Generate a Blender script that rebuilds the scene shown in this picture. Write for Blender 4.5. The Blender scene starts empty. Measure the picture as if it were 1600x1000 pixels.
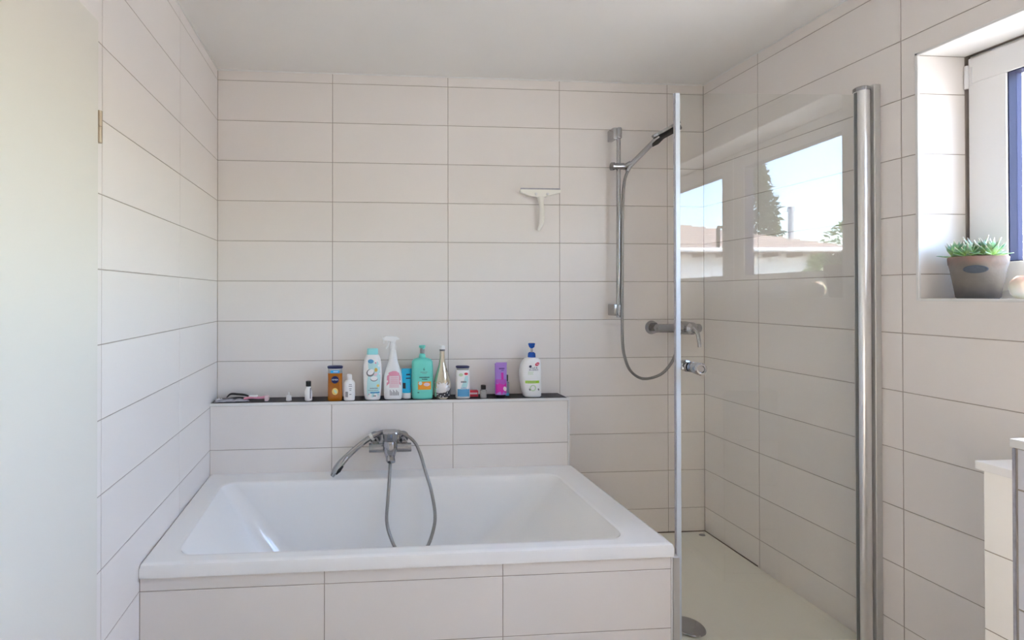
import bpy, bmesh, math, random
from mathutils import Vector, Matrix, Euler
random.seed(7)
sc = bpy.context.scene
COL = sc.collection
PI = math.pi

# ------------------------------------------------------------------ camera, sky, sun, exposure
cam_data = bpy.data.cameras.new('camera')
cam = bpy.data.objects.new('camera', cam_data); COL.objects.link(cam); sc.camera = cam
cam.location = (0.67676, 0.0, 1.32606)
cam.rotation_euler = (PI/2 + 0.00529, 0.00035, -0.07282)
cam_data.sensor_width = 36; cam_data.lens = 17.126
cam_data.shift_x = 0.12159; cam_data.shift_y = -0.0277
cam_data.clip_start = 0.02; cam_data.clip_end = 300

sc.view_settings.view_transform = 'Standard'
sc.view_settings.look = 'None'
sc.view_settings.gamma = 1
sc.view_settings.use_curve_mapping = False
sc.view_settings.exposure = 1.13
sc.cycles.use_denoising = True
sc.cycles.max_bounces = 14; sc.cycles.diffuse_bounces = 8; sc.cycles.glossy_bounces = 6
sc.cycles.transparent_max_bounces = 16
sc.cycles.sample_clamp_indirect = 8

world = bpy.data.worlds.new('sky'); sc.world = world; world.use_nodes = True
wn = world.node_tree; wn.nodes.clear()
w_out = wn.nodes.new('ShaderNodeOutputWorld'); w_bg = wn.nodes.new('ShaderNodeBackground')
w_sky = wn.nodes.new('ShaderNodeTexSky'); w_sky.sky_type = 'NISHITA'; w_sky.sun_disc = False
w_sky.sun_elevation = math.radians(50); w_sky.sun_rotation = math.radians(45)
w_sky.air_density = 1.0; w_sky.dust_density = 1.6; w_sky.ozone_density = 1.0
wn.links.new(w_sky.outputs[0], w_bg.inputs[0]); wn.links.new(w_bg.outputs[0], w_out.inputs[0])
w_bg.inputs[1].default_value = 1.9

sun_data = bpy.data.lights.new('sun', 'SUN'); sun = bpy.data.objects.new('sun', sun_data); COL.objects.link(sun)
sun_data.energy = 20; sun_data.angle = math.radians(0.6); sun_data.color = (1.0, 0.90, 0.78)
sun.rotation_euler = Vector((-0.64, -0.34, -0.69)).to_track_quat('-Z', 'Y').to_euler()
sun.location = (8, 6, 10)

# ------------------------------------------------------------------ materials
def mat(name, color, rough=0.5, metal=0.0, var=0.0, scale=8.0, bump=0.0, bscale=60.0, spec=0.5, coat=0.0, rnd=0.0, trans=0.0, sss=0.0):
    m = bpy.data.materials.new(name); m.use_nodes = True
    nt = m.node_tree; b = nt.nodes['Principled BSDF']
    b.inputs['Roughness'].default_value = rough; b.inputs['Metallic'].default_value = metal
    b.inputs['Specular IOR Level'].default_value = spec; b.inputs['Coat Weight'].default_value = coat
    b.inputs['Coat Roughness'].default_value = 0.05
    b.inputs['Transmission Weight'].default_value = trans
    if sss: b.inputs['Subsurface Weight'].default_value = sss; b.inputs['Subsurface Scale'].default_value = 0.01
    co = nt.nodes.new('ShaderNodeTexCoord')
    c = tuple(color) + (1,)
    nz = nt.nodes.new('ShaderNodeTexNoise'); nz.inputs['Scale'].default_value = scale; nz.inputs['Detail'].default_value = 4
    nt.links.new(co.outputs['Object'], nz.inputs['Vector'])
    mx = nt.nodes.new('ShaderNodeMix'); mx.data_type = 'RGBA'
    mx.inputs['A'].default_value = tuple(max(0, v*(1-var)) for v in color) + (1,)
    mx.inputs['B'].default_value = tuple(min(1, v*(1+var)) for v in color) + (1,)
    nt.links.new(nz.outputs['Fac'], mx.inputs['Factor'])
    out = mx.outputs['Result']
    if rnd:
        oi = nt.nodes.new('ShaderNodeObjectInfo'); mr = nt.nodes.new('ShaderNodeMapRange')
        mr.inputs['To Min'].default_value = 1-rnd; mr.inputs['To Max'].default_value = 1+rnd
        nt.links.new(oi.outputs['Random'], mr.inputs['Value'])
        hs = nt.nodes.new('ShaderNodeHueSaturation'); nt.links.new(mr.outputs[0], hs.inputs['Value']); nt.links.new(out, hs.inputs['Color'])
        out = hs.outputs[0]
    nt.links.new(out, b.inputs['Base Color'])
    if bump:
        n2 = nt.nodes.new('ShaderNodeTexNoise'); n2.inputs['Scale'].default_value = bscale; n2.inputs['Detail'].default_value = 3
        nt.links.new(co.outputs['Object'], n2.inputs['Vector'])
        bp = nt.nodes.new('ShaderNodeBump'); bp.inputs['Strength'].default_value = bump; bp.inputs['Distance'].default_value = 0.002
        nt.links.new(n2.outputs['Fac'], bp.inputs['Height']); nt.links.new(bp.outputs[0], b.inputs['Normal'])
    return m

def glass_mat(name, tint, strength=1.9):
    m = bpy.data.materials.new(name); m.use_nodes = True; nt = m.node_tree; nt.nodes.clear()
    o = nt.nodes.new('ShaderNodeOutputMaterial'); t = nt.nodes.new('ShaderNodeBsdfTransparent'); g = nt.nodes.new('ShaderNodeBsdfGlossy')
    t.inputs[0].default_value = tuple(tint)+(1,); g.inputs['Roughness'].default_value = 0.0
    f = nt.nodes.new('ShaderNodeFresnel'); f.inputs['IOR'].default_value = 1.5
    ge = nt.nodes.new('ShaderNodeNewGeometry')
    inv = nt.nodes.new('ShaderNodeMath'); inv.operation = 'SUBTRACT'; inv.inputs[0].default_value = 1.0
    nt.links.new(ge.outputs['Backfacing'], inv.inputs[1])
    m1 = nt.nodes.new('ShaderNodeMath'); m1.operation = 'MULTIPLY'; nt.links.new(f.outputs[0], m1.inputs[0]); nt.links.new(inv.outputs[0], m1.inputs[1])
    m2 = nt.nodes.new('ShaderNodeMath'); m2.operation = 'MULTIPLY'; m2.use_clamp = True; nt.links.new(m1.outputs[0], m2.inputs[0]); m2.inputs[1].default_value = strength
    mx = nt.nodes.new('ShaderNodeMixShader'); nt.links.new(m2.outputs[0], mx.inputs[0]); nt.links.new(t.outputs[0], mx.inputs[1]); nt.links.new(g.outputs[0], mx.inputs[2])
    nt.links.new(mx.outputs[0], o.inputs[0])
    return m

M = {}
M['tile'] = mat('ceramic_tile', (0.84, 0.80, 0.77), 0.33, var=0.02, scale=3, bump=0.05, bscale=12, rnd=0.015)
M['grout'] = mat('grout', (0.42, 0.37, 0.33), 0.9, var=0.15, scale=20)
M['plaster'] = mat('ceiling_paint', (0.86, 0.85, 0.83), 0.85, var=0.01, bump=0.1, bscale=200)
M['rearwall'] = mat('rear_wall_paint', (0.72, 0.70, 0.67), 0.8, var=0.03)
M['floor'] = mat('floor_tile', (0.54, 0.49, 0.43), 0.45, var=0.08, scale=4)
M['enamel'] = mat('white_enamel', (0.90, 0.90, 0.895), 0.10, var=0.003, coat=0.4)
M['tray'] = mat('tray_acrylic', (0.86, 0.84, 0.76), 0.22, var=0.02)
M['sealant'] = mat('stained_sealant', (0.12, 0.085, 0.055), 0.7, var=0.6, scale=25)
M['slate'] = mat('dark_slate', (0.032, 0.030, 0.033), 0.55, var=0.3, scale=30, bump=0.2)
M['trim'] = mat('white_trim', (0.80, 0.80, 0.79), 0.3, var=0.01)
M['door'] = mat('door_paint', (0.77, 0.75, 0.69), 0.38, var=0.008, scale=2)
M['nickel'] = mat('brushed_nickel', (0.50, 0.42, 0.32), 0.35, 1.0, var=0.05)
M['chrome'] = mat('chrome', (0.40, 0.41, 0.43), 0.09, 1.0, var=0.02)
M['hose'] = mat('hose_steel', (0.34, 0.335, 0.325), 0.30, 1.0, var=0.15, scale=200)
M['alu'] = mat('satin_aluminium', (0.80, 0.80, 0.80), 0.30, 1.0, var=0.0)
M['railchrome'] = mat('rail_chrome', (0.48, 0.48, 0.49), 0.2, 1.0)
M['alu_flat'] = mat('matt_aluminium', (0.60, 0.60, 0.59), 0.5, 0.6, var=0.02)
M['black'] = mat('black_plastic', (0.02, 0.02, 0.022), 0.35, var=0.1)
M['rubber'] = mat('grey_seal', (0.16, 0.17, 0.17), 0.6, var=0.1)
M['seal'] = mat('clear_seal', (0.62, 0.68, 0.74), 0.2, var=0.03)
M['pvc'] = mat('white_pvc', (0.82, 0.82, 0.82), 0.3, var=0.005)
M['gasket'] = mat('blue_grey_spacer', (0.010, 0.012, 0.050), 0.8, 0.0, var=0.1)
M['glass'] = glass_mat('shower_glass', (0.965, 0.972, 0.962), 1.9)
M['winglass'] = glass_mat('window_glass', (0.97, 0.98, 0.98), 2.2)
M['wplastic'] = mat('white_plastic', (0.93, 0.93, 0.93), 0.3, var=0.01)
M['cream'] = mat('cream_plastic', (0.90, 0.89, 0.83), 0.35, var=0.01)
M['plinth'] = mat('lit_wall_tile', (0.95, 0.94, 0.90), 0.3, var=0.01)  # boxing tile: brightness of the lit face put into the colour
M['divtile'] = mat('shaded_wall_tile', (0.74, 0.74, 0.78), 0.3, var=0.02)  # partition tile: kept greyer, its shade is put into the colour
M['orange'] = mat('amber_gel', (0.44, 0.13, 0.006), 0.12, var=0.05, coat=0.3)
M['clear'] = mat('clear_plastic', (0.75, 0.76, 0.76), 0.08, var=0.01, trans=0.6)
M['navy'] = mat('navy_plastic', (0.010, 0.013, 0.085), 0.45, var=0.1)
M['blue'] = mat('blue_print', (0.02, 0.42, 0.82), 0.35, var=0.05)
M['midblue'] = mat('mid_blue_print', (0.10, 0.36, 0.62), 0.35, var=0.08)
M['royal'] = mat('royal_blue_plastic', (0.005, 0.09, 0.50), 0.25, var=0.1)
M['cyan'] = mat('bright_blue_tube', (0.01, 0.50, 0.80), 0.3, var=0.05)
M['turq'] = mat('pale_turquoise_plastic', (0.32, 0.76, 0.78), 0.3, var=0.03)
M['paleaqua'] = mat('pale_aqua_print', (0.55, 0.82, 0.83), 0.4, var=0.05)
M['aqua'] = mat('aqua_plastic', (0.17, 0.72, 0.62), 0.28, var=0.03)
M['pink'] = mat('pink_print', (0.80, 0.33, 0.46), 0.4, var=0.05)
M['palepink'] = mat('pale_pink_print', (0.84, 0.66, 0.71), 0.4, var=0.05)
M['orprint'] = mat('orange_print', (0.90, 0.36, 0.03), 0.4, var=0.1)
M['yellow'] = mat('yellow_print', (0.88, 0.62, 0.16), 0.4, var=0.1)
M['green'] = mat('green_print', (0.38, 0.66, 0.03), 0.4, var=0.1)
M['palegreen'] = mat('pale_green_print', (0.62, 0.76, 0.55), 0.4, var=0.1)
M['red'] = mat('red_print', (0.72, 0.03, 0.07), 0.4, var=0.1)
M['greyink'] = mat('grey_ink', (0.22, 0.22, 0.24), 0.5, var=0.05)
M['ink'] = mat('black_ink', (0.03, 0.03, 0.04), 0.5, var=0.05)
M['purple'] = mat('lilac_plastic', (0.38, 0.20, 0.62), 0.3, var=0.03)
M['magenta'] = mat('magenta_print', (0.66, 0.015, 0.42), 0.3, var=0.08)
M['violet'] = mat('violet_print', (0.46, 0.08, 0.52), 0.35, var=0.08)
M['darkpurple'] = mat('dark_purple_print', (0.10, 0.03, 0.24), 0.4, var=0.08)
M['champ'] = mat('champagne_glass', (0.70, 0.64, 0.52), 0.10, 0.75, var=0.06)
M['silver'] = mat('silver_foil', (0.80, 0.80, 0.81), 0.3, 0.5, var=0.05)
M['perfume'] = mat('blue_perfume_glass', (0.30, 0.34, 0.42), 0.1, var=0.2, trans=0.2)
M['film'] = mat('grey_film', (0.42, 0.42, 0.47), 0.25, var=0.3, scale=60)
M['sill'] = mat('white_sill', (0.86, 0.86, 0.85), 0.35, var=0.01)
M['soil'] = mat('potting_soil', (0.05, 0.035, 0.025), 0.95, var=0.5, scale=80, bump=0.6)
M['plate'] = mat('blue_grey_badge', (0.06, 0.08, 0.11), 0.5, var=0.25, scale=120, bump=0.4)
M['wall_out'] = mat('white_render', (0.90, 0.90, 0.89), 0.9, var=0.04)
M['roof'] = mat('clay_roof_tile', (0.42, 0.34, 0.30), 0.8, var=0.25, scale=3)
M['wood_out'] = mat('brown_rafter', (0.20, 0.13, 0.08), 0.8, var=0.2)
M['zinc'] = mat('zinc_flue', (0.40, 0.42, 0.46), 0.4, 0.6, var=0.1)
M['conifer'] = mat('conifer_needles', (0.045, 0.085, 0.035), 0.8, var=0.6, scale=2)
M['bush'] = mat('shrub_leaves', (0.16, 0.26, 0.06), 0.7, var=0.5, scale=3)
M['bark'] = mat('tree_bark', (0.12, 0.08, 0.05), 0.9, var=0.3)
M['lawn'] = mat('pale_gravel', (0.34, 0.32, 0.29), 0.95, var=0.2, scale=1)
M['ornament'] = mat('cream_ceramic', (0.86, 0.82, 0.70), 0.35, var=0.03, sss=0.2)

def terracotta():
    m = mat('greyish_terracotta', (0.30, 0.26, 0.23), 0.85, var=0.1, bump=0.5, bscale=90)
    nt = m.node_tree; b = nt.nodes['Principled BSDF']
    co = nt.nodes.new('ShaderNodeTexCoord'); sx = nt.nodes.new('ShaderNodeSeparateXYZ'); nt.links.new(co.outputs['Object'], sx.inputs[0])
    nz = nt.nodes.new('ShaderNodeTexNoise'); nz.inputs['Scale'].default_value = 22; nt.links.new(co.outputs['Object'], nz.inputs['Vector'])
    ad = nt.nodes.new('ShaderNodeMath'); ad.operation = 'MULTIPLY_ADD'; ad.inputs[1].default_value = 0.06
    nt.links.new(nz.outputs['Fac'], ad.inputs[0]); nt.links.new(sx.outputs['Z'], ad.inputs[2])
    cr = nt.nodes.new('ShaderNodeValToRGB'); e = cr.color_ramp.elements
    e[0].position = 0.03; e[0].color = (0.085, 0.08, 0.075, 1); e[1].position = 0.165; e[1].color = (0.33, 0.21, 0.175, 1)  # greyer and darker towards the base, redder at the rim
    n = cr.color_ramp.elements.new(0.075); n.color = (0.17, 0.15, 0.13, 1)
    n = cr.color_ramp.elements.new(0.13); n.color = (0.22, 0.20, 0.18, 1)
    nt.links.new(ad.outputs[0], cr.inputs[0]); nt.links.new(cr.outputs[0], b.inputs['Base Color'])
    return m
M['pot'] = terracotta()

def leaf_mat():
    m = mat('succulent_leaf', (0.12, 0.26, 0.08), 0.45, var=0.2, scale=40, sss=0.1)
    nt = m.node_tree; b = nt.nodes['Principled BSDF']
    co = nt.nodes.new('ShaderNodeTexCoord'); sx = nt.nodes.new('ShaderNodeSeparateXYZ'); nt.links.new(co.outputs['Object'], sx.inputs[0])
    cr = nt.nodes.new('ShaderNodeValToRGB'); e = cr.color_ramp.elements
    e[0].position = 0.0; e[0].color = (0.75, 0.40, 0.30, 1); e[1].position = 0.052; e[1].color = (0.90, 0.76, 0.70, 1)
    n = cr.color_ramp.elements.new(0.012); n.color = (0.50, 0.66, 0.20, 1)
    n = cr.color_ramp.elements.new(0.036); n.color = (0.20, 0.42, 0.26, 1)
    nt.links.new(sx.outputs['Z'], cr.inputs[0])
    oi = nt.nodes.new('ShaderNodeObjectInfo'); mr = nt.nodes.new('ShaderNodeMapRange'); mr.inputs['To Min'].default_value = 0.7; mr.inputs['To Max'].default_value = 1.5
    nt.links.new(oi.outputs['Random'], mr.inputs['Value'])
    hs = nt.nodes.new('ShaderNodeHueSaturation'); nt.links.new(mr.outputs[0], hs.inputs['Value']); nt.links.new(cr.outputs[0], hs.inputs['Color'])
    nt.links.new(hs.outputs[0], b.inputs['Base Color'])
    return m
M['leaf'] = leaf_mat()

# ------------------------------------------------------------------ object helpers
def link(name, me, parent=None, loc=(0,0,0)):
    o = bpy.data.objects.new(name, me); COL.objects.link(o); o.location = loc
    if parent is not None: o.parent = parent
    return o
def world_loc(o):
    v = Vector((0,0,0))
    while o is not None: v += o.location; o = o.parent
    return v
def part(name, bm, m, parent=None, smooth=False, loc=None):
    """bm is in world coordinates; the object's origin goes to loc (default: parent's origin)."""
    base = world_loc(parent) if parent is not None else Vector((0,0,0))
    org = Vector(loc) if loc is not None else base
    bmesh.ops.translate(bm, verts=bm.verts, vec=-org)
    bmesh.ops.recalc_face_normals(bm, faces=bm.faces)
    me = bpy.data.meshes.new(name); bm.to_mesh(me); bm.free()
    if smooth:
        me.polygons.foreach_set('use_smooth', [True]*len(me.polygons))
        me.set_sharp_from_angle(angle=math.radians(38))
    me.materials.append(M[m] if isinstance(m, str) else m)
    return link(name, me, parent, org-base)
def thing(name, label, cat, loc, group=None):
    o = link(name, None, None, loc); o['label'] = label; o['category'] = cat
    if group: o['group'] = group
    return o
def tag(o, label, cat):
    o['label'] = label; o['category'] = cat; return o
def struct(name, bm, m, parent=None, smooth=False, label=None):
    o = part(name, bm, m, parent, smooth)
    if parent is None:
        o['kind'] = 'structure'
        if label: o['label'] = label
    return o
def NB(): return bmesh.new()
def box(bm, lo, hi, bev=0.0, seg=1):
    lo = Vector(lo); hi = Vector(hi); c = (lo+hi)/2; s = hi-lo
    r = bmesh.ops.create_cube(bm, size=1, matrix=Matrix.Translation(c) @ Matrix.Diagonal((*s, 1)))
    if bev:
        es = list({e for v in r['verts'] for e in v.link_edges})
        bmesh.ops.bevel(bm, geom=es, offset=bev, segments=seg, affect='EDGES', profile=0.6)
    return bm
def cyl(bm, p0, p1, r0, r1=None, seg=20, cap=True):
    p0 = Vector(p0); p1 = Vector(p1); r1 = r0 if r1 is None else r1
    d = p1-p0; q = Vector((0,0,1)).rotation_difference(d.normalized()).to_matrix().to_4x4()
    bmesh.ops.create_cone(bm, cap_ends=cap, segments=seg, radius1=r0, radius2=r1, depth=d.length, matrix=Matrix.Translation((p0+p1)/2) @ q)
    return bm
def rings(bm, rs, cap0=True, cap1=True):
    vs = [[bm.verts.new(p) for p in r] for r in rs]
    n = len(vs[0])
    for a, b in zip(vs, vs[1:]):
        for i in range(n): bm.faces.new((a[i], a[(i+1)%n], b[(i+1)%n], b[i]))
    if cap0: bm.faces.new(vs[0][::-1])
    if cap1: bm.faces.new(vs[-1])
    return bm
def spline(pts, k=8):
    P = [Vector(p) for p in pts]; out = []
    E = [P[0]*2-P[1]] + P + [P[-1]*2-P[-2]]
    for i in range(1, len(E)-2):
        a, b, c, d = E[i-1:i+3]
        for j in range(k):
            t = j/k
            out.append(0.5*((2*b)+(c-a)*t+(2*a-5*b+4*c-d)*t*t+(3*b-a-3*c+d)*t**3))
    out.append(P[-1]); return out
def sweep(bm, path, rad, seg=12, up=(0,1,0)):
    """rad: number, or list of (a, b) half-widths along the path (interpolated); a is across 'up', b along 'up'"""
    n = len(path); rs = []
    for i, p in enumerate(path):
        t = (path[min(i+1, n-1)]-path[max(i-1, 0)]).normalized()
        s = t.cross(Vector(up)); s = s.normalized() if s.length > 1e-4 else Vector((1,0,0)); w = s.cross(t).normalized()
        if isinstance(rad, (int, float)): a = b = rad
        else:
            f = i/(n-1)*(len(rad)-1); k = min(int(f), len(rad)-2); f -= k
            a = rad[k][0]*(1-f)+rad[k+1][0]*f; b = rad[k][1]*(1-f)+rad[k+1][1]*f
        rs.append([p+s*a*math.cos(2*PI*j/seg)+w*b*math.sin(2*PI*j/seg) for j in range(seg)])
    return rings(bm, rs)
def sgnpow(v, e): return math.copysign(abs(v)**e, v)
def loft(bm, c, secs, n=32):
    """secs: (z, rx, ry[, p[, dx]]) super-ellipse sections around c, z relative"""
    rs = []
    for s in secs:
        z, rx, ry = s[:3]; p = s[3] if len(s) > 3 else 2.0; dx = s[4] if len(s) > 4 else 0
        rs.append([Vector((c[0]+dx+rx*sgnpow(math.cos(2*PI*j/n), 2/p), c[1]+ry*sgnpow(math.sin(2*PI*j/n), 2/p), c[2]+z)) for j in range(n)])
    return rings(bm, rs)
def front_y(c, secs, x, z):
    zz = [s[0] for s in secs]
    k = 0
    while k < len(zz)-2 and z > zz[k+1]: k += 1
    a, b = secs[k], secs[k+1]; f = 0 if b[0] == a[0] else min(1, max(0, (z-a[0])/(b[0]-a[0])))
    g = lambda i, d: (a[i] if len(a) > i else d)*(1-f)+(b[i] if len(b) > i else d)*f
    rx, ry, p, dx = g(1,0), g(2,0), g(3,2.0), g(4,0)
    q = min(0.999, abs((x-dx)/rx))
    return c[1]-ry*(1-q**p)**(1/p)
def decal(name, c, secs, pts, m, parent, off=0.0008):
    """flat print: polygon pts (x, z local) laid on the front (-y) of a lofted bottle"""
    cx = sum(p[0] for p in pts)/len(pts); cz = sum(p[1] for p in pts)/len(pts)
    bm = NB(); R = [1, .8, .6, .4, .2]; vs = []
    for r in R:
        vs.append([bm.verts.new((c[0]+cx+(x-cx)*r, front_y(c, secs, cx+(x-cx)*r, cz+(z-cz)*r)-off, c[2]+cz+(z-cz)*r)) for x, z in pts])
    n = len(pts)
    for a, b in zip(vs, vs[1:]):
        for i in range(n): bm.faces.new((a[i], a[(i+1)%n], b[(i+1)%n], b[i]))
    bm.faces.new(vs[-1])
    return part(name, bm, m, parent)
def rectp(x0, z0, x1, z1, k=5):
    o = []
    for (ax, az), (bx, bz) in (((x0,z0),(x1,z0)), ((x1,z0),(x1,z1)), ((x1,z1),(x0,z1)), ((x0,z1),(x0,z0))):
        o += [(ax+(bx-ax)*i/k, az+(bz-az)*i/k) for i in range(k)]
    return o
def ell(cx, cz, rx, rz, n=20, t=0):
    return [(cx+rx*math.cos(2*PI*i/n)*math.cos(t)-rz*math.sin(2*PI*i/n)*math.sin(t), cz+rx*math.cos(2*PI*i/n)*math.sin(t)+rz*math.sin(2*PI*i/n)*math.cos(t)) for i in range(n)]
def lettering(s, c, secs, x, z, h, m, parent, off=0.0016, stretch=1.0):
    cu = bpy.data.curves.new('text', 'FONT'); cu.body = s; cu.size = h*1.35; cu.align_x = 'CENTER'; cu.align_y = 'CENTER'; cu.resolution_u = 1
    t = bpy.data.objects.new('text', cu); COL.objects.link(t)
    bpy.context.view_layer.update()
    me = bpy.data.meshes.new_from_object(t.evaluated_get(bpy.context.evaluated_depsgraph_get()))
    bpy.data.objects.remove(t); bpy.data.curves.remove(cu)
    base = world_loc(parent)
    for v in me.vertices:
        lx = x+v.co.x*stretch; lz = z+v.co.y
        v.co = Vector((c[0]+lx, front_y(c, secs, lx, lz)-off, c[2]+lz))-base
    me.materials.clear(); me.materials.append(M[m])
    return link('lettering', me, parent)

def dashes(c, secs, x, z, w, h, m, parent, off=0.0016, seed=1):
    """a line of print too small to read: uneven short strokes"""
    q = random.Random(seed); x0 = x-w/2; bm = NB()
    while x0 < x+w/2-.001:
        ww = q.uniform(.002, .0045); x1 = min(x0+ww, x+w/2); hh = h*q.uniform(.7, 1)
        v = [bm.verts.new((c[0]+a, front_y(c, secs, a, b)-off, c[2]+b)) for a, b in ((x0, z-hh/2), (x1, z-hh/2), (x1, z+hh/2), (x0, z+hh/2))]
        bm.faces.new(v); x0 = x1+.0006
    return part('print_line', bm, m, parent)

# ------------------------------------------------------------------ tiled surfaces
TH = 0.20334; ZK = 2.41
ROWS = [ZK-TH*k for k in range(12)]           # joint heights
D = 2.5123; XR = 2.5827; CEIL = 2.463
GAP = 0.003
tile_cache = {}
def tile_mesh(poly, u, v, n, m):
    """poly: axis-aligned ccw polygon in (u, v), local; 4 mm deep tile with softened edge"""
    key = (tuple((round(a, 4), round(b, 4)) for a, b in poly), tuple(u), tuple(v), tuple(n), m)
    if key in tile_cache: return tile_cache[key]
    N = len(poly)
    def inset(d):
        out = []
        for i in range(N):
            p0 = Vector(poly[i-1]); p1 = Vector(poly[i]); p2 = Vector(poly[(i+1)%N])
            e1 = (p1-p0).normalized(); e2 = (p2-p1).normalized()
            n1 = Vector((-e1.y, e1.x)); n2 = Vector((-e2.y, e2.x))
            out.append(p1+n1*d+n2*d)
        return out
    U, V, W = Vector(u), Vector(v), Vector(n)
    bm = NB(); rs = []
    for d, h in ((GAP/2, -0.004), (GAP/2, -0.0008), (GAP/2+0.0010, 0.0)):
        rs.append([bm.verts.new(U*p.x+V*p.y+W*h) for p in inset(d)])
    for a, b in zip(rs, rs[1:]):
        for i in range(N): bm.faces.new((a[i], a[(i+1)%N], b[(i+1)%N], b[i]))
    bm.faces.new(rs[-1])
    bmesh.ops.recalc_face_normals(bm, faces=bm.faces)
    if rs and bm.faces:
        f = [f for f in bm.faces if len(f.verts) == N and all(abs(vv.co.dot(W)) < 1e-6 for vv in f.verts)][0]
        f.normal_update()
        if f.normal.dot(W) < 0: bmesh.ops.reverse_faces(bm, faces=bm.faces)
    me = bpy.data.meshes.new('tile'); bm.to_mesh(me); bm.free(); me.materials.append(M[m])
    tile_cache[key] = me; return me
def tiles(parent, origin, u, v, n, us, vs, hole=None, m='tile'):
    us = sorted(us); vs = sorted(vs); O = Vector(origin)-world_loc(parent)
    for u0, u1 in zip(us, us[1:]):
        for v0, v1 in zip(vs, vs[1:]):
            if u1-u0 < 0.006 or v1-v0 < 0.006: continue
            polys = [[(u0,v0),(u1,v0),(u1,v1),(u0,v1)]]
            if hole:
                a0, b0, a1, b1 = hole
                A0, A1, B0, B1 = max(u0,a0), min(u1,a1), max(v0,b0), min(v1,b1)
                if A0 < A1-1e-4 and B0 < B1-1e-4:
                    L, Rr, Bt, Tp = A0-u0 > 1e-4, u1-A1 > 1e-4, B0-v0 > 1e-4, v1-B1 > 1e-4
                    polys = []
                    if L and Tp and not Rr and not Bt: polys = [[(u0,v0),(A0,v0),(A0,B1),(u1,B1),(u1,v1),(u0,v1)]]
                    elif Rr and Tp and not L and not Bt: polys = [[(A1,v0),(u1,v0),(u1,v1),(u0,v1),(u0,B1),(A1,B1)]]
                    elif L and Bt and not Rr and not Tp: polys = [[(u0,v0),(u1,v0),(u1,B0),(A0,B0),(A0,v1),(u0,v1)]]
                    elif Rr and Bt and not L and not Tp: polys = [[(u0,v0),(u1,v0),(u1,v1),(A1,v1),(A1,B0),(u0,B0)]]
                    else:
                        if L: polys.append([(u0,v0),(A0,v0),(A0,v1),(u0,v1)])
                        if Rr: polys.append([(A1,v0),(u1,v0),(u1,v1),(A1,v1)])
                        if Bt: polys.append([(A0,v0),(A1,v0),(A1,B0),(A0,B0)])
                        if Tp: polys.append([(A0,B1),(A1,B1),(A1,v1),(A0,v1)])
            for pl in polys:
                x0 = min(p[0] for p in pl); y0 = min(p[1] for p in pl)
                if max(p[0] for p in pl)-x0 < 0.006 or max(p[1] for p in pl)-y0 < 0.006: continue
                me = tile_mesh([(a-x0, b-y0) for a, b in pl], u, v, n, m)
                link('tile', me, parent, O+Vector(u)*x0+Vector(v)*y0)

G = 0.0014   # grout recess
FRY = -1.25  # rear wall
WY0, WY1, WZ0, WZ1 = -0.31, 1.507, 1.311, 2.133   # window opening
XF = 2.7585  # inner face of the window frame

w_back = struct('wall_back', box(NB(), (-0.2, D+G, -0.1), (XR+0.35, D+0.25, CEIL+0.1)), 'grout')
tiles(w_back, (0, D, 0), (1,0,0), (0,0,1), (0,-1,0), [0, .5772, 1.1772, 1.7772, 2.3772, XR], [0]+ROWS+[CEIL])
w_left = struct('wall_left', box(NB(), (-0.2, FRY, -0.1), (-G, D+G, CEIL+0.1)), 'grout')
tiles(w_left, (0, D, 0), (0,-1,0), (0,0,1), (1,0,0), [0, .5375, 1.1375, 1.7375, 2.3375, 2.9375, D-FRY], [0]+ROWS+[CEIL], hole=(D-1.33, 0, D-0.44, 2.04))
bm = NB()
box(bm, (XR+G, FRY, -0.1), (XR+0.26, D+G, WZ0-0.006)); box(bm, (XR+G, FRY, WZ1+0.004), (XR+0.26, D+G, CEIL+0.1))
box(bm, (XR+G, WY1+G, WZ0-0.006), (XR+0.26, D+G, WZ1+0.004)); box(bm, (XR+G, FRY, WZ0-0.006), (XR+0.26, WY0, WZ1+0.004))
w_right = struct('wall_right', bm, 'grout')
tiles(w_right, (XR, D, 0), (0,-1,0), (0,0,1), (-1,0,0), [0, .3547, .9547, 1.5547, 2.1547, 2.7547, 3.3547, D-FRY], [0]+ROWS+[CEIL],
      hole=(D-WY1-0.004, WZ0-0.004, D-WY0, WZ1+0.004))
tiles(w_right, (XR, WY1, 0), (1,0,0), (0,0,1), (0,-1,0), [0.004, XF-XR], [WZ0]+[z for z in ROWS if WZ0 < z < WZ1]+[WZ1])
w_rear = struct('wall_rear', box(NB(), (-0.2, FRY-0.2, -0.1), (XR+0.35, FRY, CEIL+0.1)), 'rearwall')
ceil = struct('ceiling', box(NB(), (-0.2, FRY, CEIL), (XR+0.35, D+0.2, CEIL+0.15)), 'plaster')
floor = struct('floor', box(NB(), (-0.2, FRY, -0.12), (XR+0.35, D+0.2, 0.0)), 'floor')
# thin plaster joint between the ceiling and the walls
bm = NB(); box(bm, (0.0, D-0.004, CEIL-0.006), (XR, D, CEIL)); box(bm, (0.0, FRY, CEIL-0.006), (0.004, D, CEIL)); box(bm, (XR-0.003, FRY, CEIL-0.004), (XR, D, CEIL))
struct('trim_1', bm, 'trim')
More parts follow.
